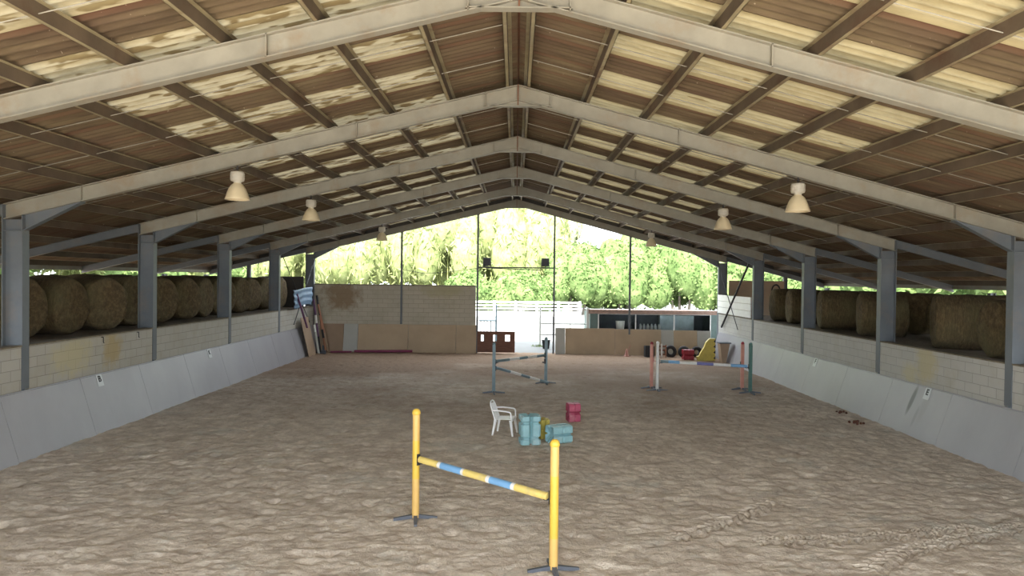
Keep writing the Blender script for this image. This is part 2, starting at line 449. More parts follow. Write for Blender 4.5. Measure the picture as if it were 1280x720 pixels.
ground('ground_right', (10.06, 70), (-1.5, 34.15), 30, 30, lambda x, y: WT[1] - .07 + .1 * math.sin(x * .7) * math.cos(y * .4) * (x > 15), 'earth')

# ------------------------------------------------------------------ side walls and kickboards
for s in (-1, 1):
    b = MB(); cuts = [Y0] + FRAMES
    for i in range(len(cuts) - 1):
        a = cuts[i] + (.105 if i else 0); c = cuts[i + 1] - .105
        b.box((s * (XC + .015), a, 0), (s * 10.05, c, WT[s] - .03), 'block_' + SIDE[s])
        b.box((s * (XC - .005), a, WT[s] - .03), (s * 10.12, c, WT[s]), 'wallcap')
    struct(b.build('wall_' + SIDE[s]))
    b = MB(); t = .02
    y = Y0; k = 0
    while y < 33.5:
        e = min(y + 2.44, 33.55)
        mm = 'kick_' + SIDE[s] if (s > 0 or y < 30) else 'kick_left'
        b.prism([(s * 9.40, -.08), (s * 9.82, KT[s]), (s * (9.82 + t), KT[s] - .01), (s * (9.40 + t), -.08)], (y + .004, e - .004), 'y', mm)
        y = e
    b.prism([(s * 9.8, KT[s] - .02), (s * 9.865, KT[s] - .02), (s * 9.865, KT[s] - .06), (s * 9.84, KT[s] - .06)], (Y0, 33.5), 'y', 'kick_' + SIDE[s])
    struct(b.build('baseboard_' + SIDE[s]))

# unseen walls added behind the camera to shut light out of the side aisles
for s in (-1, 1):
    b = MB(); b.prism([(s * 10.3, 0), (s * XO, 0), (s * XO, rt(s, XO) + .1), (s * 10.3, rt(s, 10.3) + .1)], (Y0 - .1, Y0), 'y', 'wood')
    struct(b.build('wall_front'))
# end wall
b = MB()
b.box((-9.85, 33.93, 0), (-1.96, 34.13, 3.24), 'block_end'); b.box((-9.85, 33.91, 3.24), (-1.96, 34.15, 3.28), 'wallcap')
struct(b.build('wall_back'))
b = MB()
for x0, x1, mm in [(-9.55, -8.38, 'plybrown'), (-8.36, -7.68, 'plygrey'), (-7.66, -5.23, 'plybeige'), (-5.21, -2.9, 'plybeige'), (-2.88, -1.9, 'plybeige')]:
    b.prism([(33.60, -.05), (33.86, 1.34), (33.88, 1.34), (33.62, -.05)], (x0, x1), 'x', mm)
struct(b.build('baseboard_back'))
b = MB()
for x0, x1, mm in [(1.95, 2.42, 'plygrey'), (2.43, 4.85, 'plybeige'), (4.86, 7.1, 'plybeige'), (7.11, 7.7, 'plygrey'), (7.71, 8.85, 'plybeige'), (8.86, 9.5, 'plygrey')]:
    b.prism([(33.7, -.05), (33.86, 1.28 - .01 * x0), (33.88, 1.28 - .01 * x0), (33.72, -.05)], (x0, x1), 'x', mm)
struct(b.build('baseboard_back'))

# ------------------------------------------------------------------ roof: corrugated sheets
PITCH = .178; SHEET = PITCH * 5
RP = [.18, 1.35, 2.55, 3.77, 5.0, 6.2, 7.42, 8.63, 9.95, 11.3, 12.6, 13.9, 14.95]   # purlin rows from the ridge
SKY0, SKY1 = 1.35, 6.2
YS = 8.68                                                    # where a translucent strip starts
PH = .19                                                     # purlin height
def sheet(b, s, y0, y1, x0, x1, m):
    n = max(2, int(round((y1 - y0) / PITCH * 6)))
    yy = [y0 + (y1 - y0) * i / n for i in range(n + 1)]
    xx = [x0, x1]
    vv = [(s * x, y, rt(s, x) + PH + .028 + .026 * math.cos(2 * math.pi * (y - YS) / PITCH)) for x in xx for y in yy]
    k = n + 1
    b.add(vv, [(i, i + 1, k + i + 1, k + i) for i in range(n)], m, None, True)
for s in (-1, 1):
    b = MB()
    ceil = None; lights = []
    k = int(math.floor((Y0 - YS) / SHEET)) + 1
    while YS + k * SHEET < Y1 - .05:
        a = YS + k * SHEET - (.14 if k % 2 else 0); e = min(a + SHEET + (.14 if k % 2 else -.14), Y1 + .1)
        if k % 2 == 0:
            sheet(b, s, a, e, 0.02, SKY0, 'roof'); sheet(b, s, a, e, SKY1, XO + .25, 'roof')
            lights.append((a, e))
        else:
            sheet(b, s, a, e, 0.02, XO + .25, 'roof')
        k += 1
    ceil = struct(b.build('ceiling'), 'brown stained corrugated roof slope on the %s' % SIDE[s])
    for a, e in lights:
        q = MB(); sheet(q, s, a - .05, e + .05, SKY0 - .05, SKY1 + .05, 'sky_' + SIDE[s])
        o = q.build('skylight_sheet', None, ceil); o.location.z = -.008
        o['label'] = 'yellowed translucent corrugated sheet'
# dark fascia closing the roof edge over the gable
b = MB()
for s in (-1, 1):
    b.prism([(0, RIDGE - .02), (s * 10.2, rt(s, 10.2) - .02), (s * 10.2, rt(s, 10.2) + PH), (0, RIDGE + PH)], (34.0, 34.03), 'y', 'darkboard')
    b.prism([(s * 10.2, rt(s, 10.2) - .02), (s * XO, rt(s, XO) - .02), (s * XO, rt(s, XO) + PH), (s * 10.2, rt(s, 10.2) + PH)], (34.0, 34.03), 'y', 'darkboard')
struct(b.build('trim_2'))
# ridge cap
b = MB()
for s in (-1, 1):
    b.prism([(0, RIDGE + PH + .10), (s * .32, RIDGE + PH - .0), (s * .32, RIDGE + PH - .01), (0, RIDGE + PH + .085)], (Y0, Y1), 'y', 'rust')
struct(b.build('trim_1'))

# ------------------------------------------------------------------ steel portal frames
def sweep_i(b, s, x0, x1, top0, top1, depth, yc, w, m, tf=.018, tw=.012):
    """I section along the slope: top heights given at both ends"""
    def seg(za0, zb0, za1, zb1, y0, y1):
        X0, X1 = s * x0, s * x1
        vs = [(X0, y0, za0), (X0, y1, za0), (X0, y1, zb0), (X0, y0, zb0), (X1, y0, za1), (X1, y1, za1), (X1, y1, zb1), (X1, y0, zb1)]
        b.add(vs, [(0, 1, 2, 3), (7, 6, 5, 4), (0, 4, 5, 1), (1, 5, 6, 2), (2, 6, 7, 3), (3, 7, 4, 0)], m)
    seg(top0, top0 - tf, top1, top1 - tf, yc - w / 2, yc + w / 2)
    seg(top0 - depth + tf, top0 - depth, top1 - depth + tf, top1 - depth, yc - w / 2, yc + w / 2)
    seg(top0 - tf, top0 - depth + tf, top1 - tf, top1 - depth + tf, yc - tw / 2, yc + tw / 2)
def portal(i, yc):
    root = empty('portal_frame', (0, yc, 0))
    tag(root, '%s steel portal frame %s' % (ORD[i], ['close overhead, its columns outside the picture', 'whose columns stand at the picture edges', 'spanning the arena under the corrugated roof',
        'spanning the arena under the corrugated roof', 'spanning the arena just before the open gable', 'standing in the open gable end'][i]), 'steel frame', 'steel portal frames carrying the roof')
    root.location = (0, yc, 0)
    for s in (-1, 1):
        b = MB(); sweep_i(b, s, 0.0, XC + .4, rt(s, 0), rt(s, XC + .4), .31, 0, .15, 'rafter')
        for xx in (.64, 3.2, 8.7): b.prism([(s * xx, rt(s, xx) - .31), (s * xx, rt(s, xx)), (s * (xx + .015), rt(s, xx)), (s * (xx + .015), rt(s, xx) - .31)], (-.075, .075), 'y', 'rafter')
        b.build('rafter', None, root)
        b = MB()                                                  # haunch: tapered plate and its flange
        xa, xb = 8.7, XC; za, zb = rt(s, xa) - .31, rt(s, xb) - .31
        b.prism([(s * xa, za), (s * xb, zb), (s * xb, zb - .30)], (-.006, .006), 'y', 'column')
        b.prism([(s * xa, za), (s * xb, zb - .30), (s * xb, zb - .32), (s * xa, za - .02)], (-.075, .075), 'y', 'column')
        b.build('haunch', None, root)
        zt = rt(s, XC + .4) - .02
        b = MB()
        b.box((s * XC, -.10, KT[s] + .02 if i < 5 else .0), (s * (XC + .018), .10, rt(s, XC) - .32), 'column')
        b.box((s * (XC + .40), -.10, .0), (s * (XC + .418), .10, zt), 'column')
        b.box((s * (XC + .018), -.006, 0), (s * (XC + .40), .006, rt(s, XC + .4) - .31), 'column')
        b.box((s * (XC + .018), -.095, rt(s, XC) - .64), (s * (XC + .40), .095, rt(s, XC) - .625), 'column')
        b.build('column', None, root)
        b = MB()                                                  # rafter over the side aisle; aisle shade put in by darker column paint
        sweep_i(b, s, XC + .42, XO - .1, rt(s, XC + .42), rt(s, XO - .1), .22, 0, .11, 'column')
        b.build('aisle_rafter', None, root)
    b = MB()
    zb = RIDGE - .31 - .25 * .64 + .06
    b.prism([(-.66, zb), (.66, zb), (.05, RIDGE - .3), (-.05, RIDGE - .3)], (-.008, .008), 'y', 'rafter')
    b.box((-.68, -.075, zb - .018), (.68, .075, zb), 'rafter')
    b.box((-.012, -.085, zb), (.012, .085, RIDGE), 'rust')
    b.build('ridge_gusset', None, root)
    b = MB()
    for s in (-1, 1):                                             # small cleats that hold the purlins
        for xx in RP[:9]:
            b.box((s * (xx + .012), -.06, rt(s, xx)), (s * (xx + .02), .06, rt(s, xx) + .15), 'purlin')
    b.build('purlin_cleats', None, root)['kind'] = 'stuff'
    return root
for i, yc in enumerate(FRAMES): portal(i, yc)

NTH = ['first', 'second', 'third', 'fourth', 'fifth', 'sixth', 'seventh', 'eighth', 'ninth', 'tenth', 'eleventh', 'twelfth', 'thirteenth']
for s in (-1, 1):
    for j, xx in enumerate(RP):
        b = MB(); z = rt(s, xx); w = .065 if xx < 10 else .05; t = .008
        o_ = s
        b.box((s * xx - t / 2, Y0, z + .001), (s * xx + t / 2, Y1, z + PH - .015), 'web')     # web
        b.box((s * xx, Y0, z + .001), (s * xx + o_ * w, Y1, z + .009))                       # lower flange
        b.box((s * xx + o_ * w, Y0, z + .001), (s * xx + o_ * (w - .008), Y1, z + .03))      # lip
        b.box((s * xx, Y0, z + PH - .023), (s * xx - o_ * w, Y1, z + PH - .015))
        nm = 'steel purlin along the %s roof slope, %s one down from the ridge' % (SIDE[s], NTH[j])
        tag(b.build('roof_purlin', 'purlin'), nm, 'purlin', 'roof purlins')
    for i, yc in enumerate([8.9 - 5] + FRAMES[:-1]):
        for k, dy in enumerate((1.67, 3.33)):
            y = yc + dy; b = MB()
            b.tube((s * .2, y, rt(s, .2) + .05), (s * 9.9, y, rt(s, 9.9) + .05), .007, n=6)
            nm = 'thin sag rod through the %s purlins, %s one %s' % (SIDE[s], ['nearer', 'farther'][k],
                 'before the nearest portal frame' if i == 0 else 'between the %s and %s portal frames' % (ORD[i - 1], ORD[i]))
            tag(b.build('sag_rod', 'rod'), nm, 'rod', 'sag rods between the purlins')

# eave beams and outer posts
for s in (-1, 1):
    b = MB(); z = rt(s, XO - .1)
    b.box((s * (XO - .12), Y0, z - .12), (s * (XO - .04), Y1, z + .02), 'rafter')
    tag(b.build('eave_beam'), 'light steel beam along the outer %s eave' % SIDE[s], 'beam')
for x, y, lab in [(-15.02, 29.6, 'dark outer post under the left eave, nearest one'), (-15.02, 33.6, 'dark outer post at the far left corner under the eave'),
                  (-13.0, 33.75, 'dark post at the far end of the left aisle'), (15.02, 22.0, 'dark outer post under the right eave, nearest one'),
                  (15.02, 33.6, 'dark outer post at the far right corner under the eave'), (13.05, 33.75, 'dark post at the far end of the right aisle')]:
    s = 1 if x > 0 else -1; b = MB()
    b.box((-.09, -.08, -.02), (-.07, .08, rt(s, x) - WT[s] - .16), 'column'); b.box((.07, -.08, -.02), (.09, .08, rt(s, x) - WT[s] - .16), 'column')
    b.box((-.07, -.006, -.02), (.07, .006, rt(s, x) - WT[s] - .16), 'column')
    b.box((-.14, -.12, -.03), (.14, .12, 0), 'column')
    tag(b.build('eave_post', loc=(x, y, WT[s] - .05)), lab, 'post')

# gable posts, cross bar, floodlights
for x, z0, lab in [(-5.58, 1.36, 'steel gable post in front of the cream block wall'), (-1.87, 0, 'steel gable post at the left of the gateway'),
                   (1.86, 0, 'steel gable post at the right of the gateway'), (5.55, .98, 'steel gable post in front of the green cabin')]:
    s = 1 if x > 0 else -1; b = MB(); z1 = rt(s, x) - .31
    b.box((-.045, -.04, z0), (.045, -.032, z1)); b.box((-.045, .032, z0), (.045, .04, z1)); b.box((-.006, -.032, z0), (.006, .032, z1))
    b.box((-.07, -.05, z1 - .02), (.07, .05, z1))
    tag(b.build('gable_post', 'column', loc=(x, 33.84, 0)), lab, 'post', 'gable posts')
b = MB(); b.box((-1.84, 33.80, 4.14), (1.83, 33.86, 4.20)); b.tube((-1.2, 33.79, 4.13), (1.3, 33.79, 4.07), .02)
tag(b.build('cross_bar', 'darksteel'), 'dark horizontal bar with cable above the gateway between two gable posts', 'bar')
for x, lab in ((-1.42, 'left'), (1.42, 'right')):
    r = tag(empty('floodlight', (x, 33.83, 4.205)), 'black square floodlight on the %s end of the cross bar above the gateway' % lab, 'floodlight', 'floodlights on the cross bar')
    b = MB(); b.box((-.17, -.10, .06), (.17, .04, .42)); b.box((-.19, .04, .04), (.19, .07, .44)); b.build('housing', 'darksteel', r, .01)
    b = MB(); b.box((-.19, -.02, 0), (.19, .02, .02)); b.box((-.2, -.02, 0), (-.18, .02, .25)); b.box((.18, -.02, 0), (.2, .02, .25)); b.build('bracket', 'darksteel', r)
    b = MB(); b.box((-.15, .071, .08), (.15, .075, .40)); b.build('lens', 'lampglass', r)

b = MB(); pts = [(-5.5, 33.75, 4.02), (-4.6, 33.75, 3.86), (-3.6, 33.75, 3.88), (-2.6, 33.75, 4.02), (-1.9, 33.75, 4.12)]
b.path(pts, .012, None, 6); tag(b.build('cable', 'darksteel'), 'thin sagging cable left of the cross bar in the gable', 'cable')

# cross bracing in the last bay
for s in (-1, 1):
    for k, (a, c) in enumerate([((29.05, 4.55), (33.0, 1.45)), ((33.75, 4.5), (30.6, 1.5))]):
        b = MB(); x = s * (XC - .02 - .025 * k)
        r_ = .045 if (k == 0 and s > 0) else .018
        b.tube((x - s * r_, a[0], a[1]), (x - s * r_, c[0], c[1]), r_, n=8)
        tag(b.build('brace_rod', 'darksteel'), '%s brace across the last bay of the %s wall' % (['thick dark diagonal' if s > 0 else 'thin diagonal', 'thin diagonal counter'][k], SIDE[s]), 'brace')

# ------------------------------------------------------------------ high bay lamps
def make_lamp():
    r = empty('high_bay_lamp')
    b = MB(); b.lathe([(.235, 0), (.24, .012), (.225, .05), (.20, .13), (.165, .22), (.12, .29), (.075, .325), (.07, .335)], n=32)
    b.lathe([(.23, .005), (.215, .05), (.19, .13), (.155, .21), (.11, .27), (.0, .29)], n=32)
    b.build('reflector', 'lamp', r)
    b = MB(); b.lathe([(.0, .0), (.07, .335), (.075, .36), (.125, .375), (.135, .40), (.135, .53), (.12, .56), (.0, .565)][1:], n=24)
    for z in (.43, .47, .51): b.lathe([(.135, z - .008), (.142, z), (.135, z + .008)], n=24)
    b.build('ballast_housing', 'ballast', r)
    b = MB(); b.tube((0, 0, .56), (0, 0, .68), .012, n=8); b.lathe([(.0, .60), (.03, .61), (.03, .63), (0, .64)], n=10); b.build('hook', 'darksteel', r)
    b = MB(); b.lathe([(.0, .05), (.05, .07), (.06, .13), (.04, .22), (0, .25)], n=16); b.build('bulb', 'whiteplastic', r)
    return r
lamp0 = make_lamp(); first = True
for s in (-1, 1):
    for yc, nm in ((13.9, 'nearest'), (18.9, 'middle'), (28.9, 'farthest')):
        o = lamp0 if first else dup(lamp0); first = False
        o.location = (s * 5.6, yc, rt(s, 5.6) - .31 - .68)
        tag(o, '%s of the three bell shaped lamps hanging under the %s rafters' % (nm, SIDE[s]), 'lamp', 'hanging high bay lamps')

# ------------------------------------------------------------------ jumps
def post_part(root, h, m, capm=None, r=.055, square=False):
    b = MB()
    if square: b.box((-r, -r, .03), (r, r, h - .09), m)
    else: b.tube((0, 0, .03), (0, 0, h - .09), r, m, n=16)
    b.build('upright', None, root, .006 if square else 0)
    b = MB(); b.lathe([(r, h - .09), (r * 1.12, h - .085), (r * 1.12, h - .055), (r * .95, h - .03), (r * .6, h - .008), (0, h)], capm or m, n=16)
    b.build('post_cap', None, root)
def feet(root, spread=.30, m='feet', rot=.5):
    for k in range(4):
        a = rot + k * math.pi / 2
        b = MB(); T = Matrix.Rotation(a, 4, 'Z')
        b.add([(.03, -.03, .02), (.03, .03, .02), (spread, .022, -.01), (spread, -.022, -.01), (.03, -.03, .075), (.03, .03, .075), (spread, .022, .03), (spread, -.022, .03)],
              [(0, 3, 2, 1), (4, 5, 6, 7), (0, 1, 5, 4), (1, 2, 6, 5), (2, 3, 7, 6), (3, 0, 4, 7)], m, T)
        b.build('foot', None, root)
def cup(root, z, ang, m='darksteel', r=.055):
    b = MB(); T = Matrix.Rotation(ang, 4, 'Z')
    b.box((r, -.03, z - .12), (r + .012, .03, z + .05), m, T)
    pr = [(r + .012, z - .055), (r + .045, z - .085), (r + .10, z - .085), (r + .13, z - .045), (r + .118, z - .04), (r + .095, z - .07), (r + .05, z - .07), (r + .012, z - .04)]
    b.prism(pr, (-.03, .03), 'y', m, T)
    b.build('pole_cup', None, root)
def jump_pole(a, c, stripes, label, r=.05, group=None):
    """stripes: (fraction end, material)"""
    a, c = Vector(a), Vector(c); b = MB(); t0 = 0
    for t1, m in stripes:
        b.tube(a.lerp(c, t0), a.lerp(c, t1), r, m, n=18); t0 = t1
    mid = (a + c) / 2; b.v = [tuple(Vector(v) - mid) for v in b.v]
    return tag(b.build('jump_pole', loc=tuple(mid)), label, 'pole', group)
YL, YR = (-1.48, 10.45), (.51, 8.65)
ang = math.atan2(YR[1] - YL[1], YR[0] - YL[0])
for (x, y), h, side, a in ((YL, 1.68, 'left', ang), (YR, 1.66, 'right', ang + math.pi)):
    r = tag(empty('jump_standard', (x, y, -.01)), 'yellow jump standard with grey splayed feet, %s one of the nearest jump' % side, 'jump stand', 'yellow jump standards')
    b = MB(); rr = .055
    b.tube((0, 0, .03), (0, 0, .62 if side == 'left' else .42), rr, 'orange_y' if side == 'left' else 'orange_y', n=16)
    b.tube((0, 0, .62 if side == 'left' else .42), (0, 0, 1.2), rr, 'yellow', n=16)
    b.tube((0, 0, 1.2), (0, 0, h - .09), rr, 'orange_y', n=16); b.build('upright', None, r)
    b = MB(); b.lathe([(rr, h - .09), (rr * 1.15, h - .085), (rr * 1.15, h - .055), (rr, h - .03), (rr * .6, h - .008), (0, h)], 'yellow', n=16); b.build('post_cap', None, r)
    feet(r, .33, 'feet', .15); cup(r, .95, a)
u = Vector((YR[0] - YL[0], YR[1] - YL[1], 0)).normalized()
jump_pole((YL[0] + u.x * .10, YL[1] + u.y * .10, .915), (YR[0] - u.x * .10, YR[1] - u.y * .10, .905),
          [(.17, 'paleyellow'), (.195, 'white'), (.37, 'skyblue'), (.39, 'white'), (.57, 'paleyellow'), (.595, 'white'), (.755, 'skyblue'), (.78, 'white'), (1, 'paleyellow')],
          'pale yellow and sky blue striped pole across the nearest jump', .05)
# grey blue jump behind
J2L, J2R = (-.67, 22.06), (1.08, 24.22)
a2 = math.atan2(J2R[1] - J2L[1], J2R[0] - J2L[0])
for (x, y), side, a in ((J2L, 'left', a2), (J2R, 'right', a2 + math.pi)):
    r = tag(empty('jump_standard', (x, y, -.01)), 'blue grey square jump standard, %s one of the jump before the gateway' % side, 'jump stand', 'blue grey jump standards')
    post_part(r, 1.63, 'bluegrey', 'bluegrey', .05, True); feet(r, .36, 'feet', .1)
    cup(r, 1.03, a); cup(r, .82, a)
u2 = Vector((J2R[0] - J2L[0], J2R[1] - J2L[1], 0)).normalized()
st2 = [(.13, 'bluegrey'), (.25, 'bluegrey'), (.45, 'white'), (.62, 'bluegrey'), (.82, 'white'), (1, 'bluegrey')]
jump_pole((J2L[0] + u2.x * .10, J2L[1] + u2.y * .10, 1.0), (J2R[0] - u2.x * .10, J2R[1] - u2.y * .10, .985), st2, 'blue grey and white pole lying level on the jump before the gateway', .045)
jump_pole((J2L[0] + u2.x * .11, J2L[1] + u2.y * .11, .79), (J2R[0] - u2.x * .02 + .08, J2R[1] - u2.y * .1 - .1, .05), st2, 'blue grey and white pole slanting down to the sand before the gateway', .045)
# blue white jump at the right
for x, y, m, h, lab in ((4.61, 23.43, 'salmon', 1.58, 'faded salmon jump standard at the left end of the blue and white jump'),
                        (4.70, 22.90, 'white', 1.64, 'white jump standard at the left end of the blue and white jump'),
                        (7.65, 23.38, 'salmon', 1.62, 'faded salmon jump standard at the right end of the blue and white jump'),
                        (7.68, 22.66, 'green', 1.66, 'dark green jump standard at the right end of the blue and white jump')):
    r = tag(empty('jump_standard', (x, y, -.01)), lab, 'jump stand')
    post_part(r, h, m, 'red' if m == 'salmon' else m, .05, m != 'white'); feet(r, .36, 'feet', .1)
    cup(r, 1.0 if x < 6 else .90, (0 if x < 6 else math.pi), 'red' if (m == 'salmon' and x < 6) else 'darksteel')
jump_pole((4.80, 22.90, .97), (7.58, 22.68, .865), [(.09, 'bluegrey'), (.22, 'skyblue'), (.42, 'white'), (.61, 'violetblue'), (.81, 'white'), (1, 'skyblue')],
          'blue, violet and white striped pole of the jump at the right', .05)

# ------------------------------------------------------------------ plastic jump blocks
def make_block(name, w, d, h, m, notch=True):
    """upright block: clover section with a groove down each side, waisted by pole rests"""
    b = MB(); g = .13
    def sec(sc):
        a, c = w / 2 * sc, d / 2 * sc; gx, gy = w * g / 2 * 1.5, d * g / 2 * 1.5; q = .22
        p = []
        base = [(a, gy), (a, c * (1 - q)), (a * (1 - q), c), (gx, c), (gx * .3, c * (1 - 2 * g) )]
        quad = [(a, gy), (a, c * .8), (a * .8, c), (gx, c), (0, c * .68)]
        for k in range(4):
            for (px, py) in ([(a, gy), (a, c * .82), (a * .82, c), (gx, c), (0, c * .60)] if k % 2 == 0 else [(gx, c), (a * .82, c), (a, c * .82), (a, gy), (a * .60, 0)]):
                sx, sy = [(1, 1), (-1, 1), (-1, -1), (1, -1)][k]
                p.append((px * sx, py * sy))
        return p
    prof = [(0, .98), (.03, 1), (.17, 1), (.215, .80), (.25, .80), (.30, 1), (.70, 1), (.745, .80), (.79, .80), (.83, 1), (.975, 1), (1, .96)] if notch else [(0, .97), (.04, 1), (.46, 1), (.5, .9), (.54, 1), (.96, 1), (1, .97)]
    n = len(sec(1)); vs = []
    for z, sc in prof: vs += [(x, y, z * h - (.13 * h if (z == 1 and i % 5 == 4) else 0) + (.12 * h if (z == 0 and i % 5 == 4) else 0)) for i, (x, y) in enumerate(sec(sc))]
    fs = [(k * n + i, k * n + (i + 1) % n, (k + 1) * n + (i + 1) % n, (k + 1) * n + i) for k in range(len(prof) - 1) for i in range(n)]
    fs += [list(range(n))[::-1]]
    top = (len(prof) - 1) * n
    vs.append((0, 0, h * .86)); ci = len(vs) - 1                  # pole rest pressed into the top
    for i in range(n): fs.append((top + i, top + (i + 1) % n, ci))
    b.add(vs, fs, m)
    return b.build(name, bevel=.012)
o = make_block('jump_block', .44, .42, .63, 'cyan'); o.location = (.34, 15.4, -.01); o.rotation_euler = (0, 0, R(9))
tag(o, 'tall faded cyan plastic jump block standing upright right of the chair', 'jump block')
o = make_block('jump_block', .38, .38, .50, 'cyan', False)
o.matrix_world = Matrix.Translation((.78, 15.38, .19)) @ Matrix.Rotation(R(28), 4, 'Z') @ Matrix.Rotation(R(90), 4, 'Y'); tag(o, 'cyan plastic jump block lying on its side behind the nearest yellow post', 'jump block')
o = make_block('jump_block', .22, .34, .44, 'cone', False); o.location = (.66, 15.95, -.01); o.rotation_euler = (0, 0, R(20))
tag(o, 'small dusty yellow plastic block between the two cyan blocks', 'jump block')
o = make_block('jump_block', .47, .32, .31, 'pink', False); o.matrix_world = Matrix.Translation((1.36, 17.8, .225)) @ Matrix.Rotation(R(12), 4, 'Z') @ Matrix.Rotation(R(90), 4, 'Y')
tag(o, 'raspberry pink plastic jump block standing alone on the sand', 'jump block')

# ------------------------------------------------------------------ plastic garden chair (faces +x)
ch = tag(empty('garden_chair', (-.22, 16.25, 0), R(-13)), 'white plastic garden armchair standing on the sand beside the cyan blocks', 'chair')
ch.scale = (.9, .9, .9)
b = MB()
N = 8
vs = []; fs = []
for i in range(N + 1):
    for j in range(N + 1):
        x = -.22 + .46 * i / N; y = (-.23 + .46 * j / N) * (1 + .06 * i / N); z = .41 - .018 * math.cos((j / N - .5) * 3) + .02 * (i / N) + .012 * (abs(j / N - .5) * 2) ** 2
        vs.append((x, y, z))
for dz in (0, -.018):
    pass
n_ = len(vs); vs2 = vs + [(x, y, z - .02) for x, y, z in vs]; k = N + 1
for i in range(N):
    for j in range(N):
        q = (i * k + j, i * k + j + 1, (i + 1) * k + j + 1, (i + 1) * k + j); fs.append(q); fs.append(tuple(n_ + t for t in q[::-1]))
for i in range(N):
    fs += [(i * k, (i + 1) * k, n_ + (i + 1) * k, n_ + i * k), (i * k + N, n_ + i * k + N, n_ + (i + 1) * k + N, (i + 1) * k + N)]
    fs += [(i, n_ + i, n_ + i + 1, i + 1), (N * k + i, N * k + i + 1, n_ + N * k + i + 1, n_ + N * k + i)]
b.add(vs2, fs, None, None, True); b.box((.235, -.25, .375), (.25, .25, .43)); b.build('seat', 'whiteplastic', ch)
b = MB()                                                         # back: frame and slats, leaning back
def bk(y, z): return (-.21 - (z - .40) * .34, y, z)
def strip(b, p, q, w, t):
    p, q = Vector(p), Vector(q); b.add([(p.x - t, p.y - w, p.z), (p.x + t, p.y - w, p.z), (p.x + t, p.y + w, p.z), (p.x - t, p.y + w, p.z), (q.x - t, q.y - w, q.z), (q.x + t, q.y - w, q.z), (q.x + t, q.y + w, q.z), (q.x - t, q.y + w, q.z)],
      [(0, 3, 2, 1), (4, 5, 6, 7), (0, 1, 5, 4), (1, 2, 6, 5), (2, 3, 7, 6), (3, 0, 4, 7)])
for yy in (-.15, -.075, 0, .075, .15): strip(b, bk(yy, .40), bk(yy * .9, .80 - abs(yy) * .15), .022, .009)
for sy in (-1, 1): strip(b, bk(sy * .225, .38), bk(sy * .195, .76), .02, .016)
pts = [bk(-.195, .76), bk(-.15, .82), bk(-.07, .85), bk(.07, .85), bk(.15, .82), bk(.195, .76)]
b.path(pts, .02, None, 8); b.build('backrest', 'whiteplastic', ch)
for sy in (-1, 1):
    b = MB(); b.path([bk(sy * .24, .64), (-.12, sy * .265, .645), (.08, sy * .27, .635), (.19, sy * .265, .62), (.215, sy * .26, .58), (.225, sy * .25, .42)], .02, None, 8)
    b.build('armrest', 'whiteplastic', ch)
    for sx in (-1, 1):
        b = MB(); tp = (sx * .2, sy * .225, .40); bt = (sx * .27, sy * .265, 0)
        b.tube(bt, tp, .024, None, .042, n=8); b.build('leg', 'whiteplastic', ch)

# ------------------------------------------------------------------ round hay bales
def bale_mesh(seed, rad, ln):
    rs = np.random.RandomState(seed); b = MB(); n = 44
    prof = [(.0, -.5), (.25, -.505), (.5, -.5), (.75, -.495), (.92, -.485), (.985, -.44), (1, -.3), (1.0, -.1), (1.0, .1), (1, .3), (.985, .44), (.92, .485), (.75, .495), (.5, .5), (.25, .505), (0, .5)]
    ph = rs.rand(6) * 6.28; vs = []
    for r, t in prof:
        for i in range(n):
            a = 2 * math.pi * i / n
            k = 1 + .02 * math.sin(3 * a + ph[0]) + .014 * math.sin(7 * a + ph[1] + t * 5) + .016 * (rs.rand() - .5)
            sag = 1 - .05 * max(0, -math.sin(a))                    # settled flat underneath
            vs.append((t * ln + .02 * (rs.rand() - .5) * (r > .1), rad * r * k * math.cos(a), rad * r * k * sag * math.sin(a)))
    fs = [(k * n + i, k * n + (i + 1) % n, (k + 1) * n + (i + 1) % n, (k + 1) * n + i) for k in range(len(prof) - 1) for i in range(n)]
    b.add(vs, fs, 'hay', None, True); return b
def bale(s, x, y, rz, rad, ln, label, seed):
    b = bale_mesh(seed, rad, ln)
    o = b.build('hay_bale', loc=(s * x, y, WT[s] - .07 + rad * .955))
    o.rotation_euler = (0, 0, R(rz)); tag(o, label, 'hay bale', 'round hay bales on the side ledges')
LB = [(11.7 - .08 * (k % 3), 15.72 + 1.53 * k, (4, -9, 10, -3, 6)[k % 5], (.74, .72, .73, .75)[k % 4]) for k in range(12)]
for i, (x, y, a, r) in enumerate(LB):
    bale(-1, x, y, -a - 8, r, 1.2, 'round hay bale in the front row on the left ledge, %s from the camera' % NTH[i], 30 + i)
for i in range(9):
    bale(-1, 13.25 + .1 * (i % 2), 16.2 + i * 1.75, -22 - 6 * (i % 3), .76, 1.2, 'round hay bale in the back row on the left ledge, %s from the camera' % NTH[i], 60 + i)
RB = [(11.1, 15.35, -10, .67, 1.2), (11.25, 17.5, -24, .70, 1.35), (11.2, 21.3, -18, .69, 1.3), (11.2, 24.1, -14, .69, 1.3), (11.3, 27.2, -10, .69, 1.25), (11.3, 28.9, -8, .69, 1.25)]
for i, (x, y, a, r, l) in enumerate(RB):
    bale(1, x, y, a, r, l, 'round hay bale in the front row on the right ledge, %s from the camera' % NTH[i], 90 + i)
for i in range(5):
    bale(1, 13.2, 18.9 + i * 1.8, 15 + 7 * (i % 3), .68, 1.25, 'round hay bale in the back row on the right ledge, %s from the camera' % NTH[i], 120 + i)

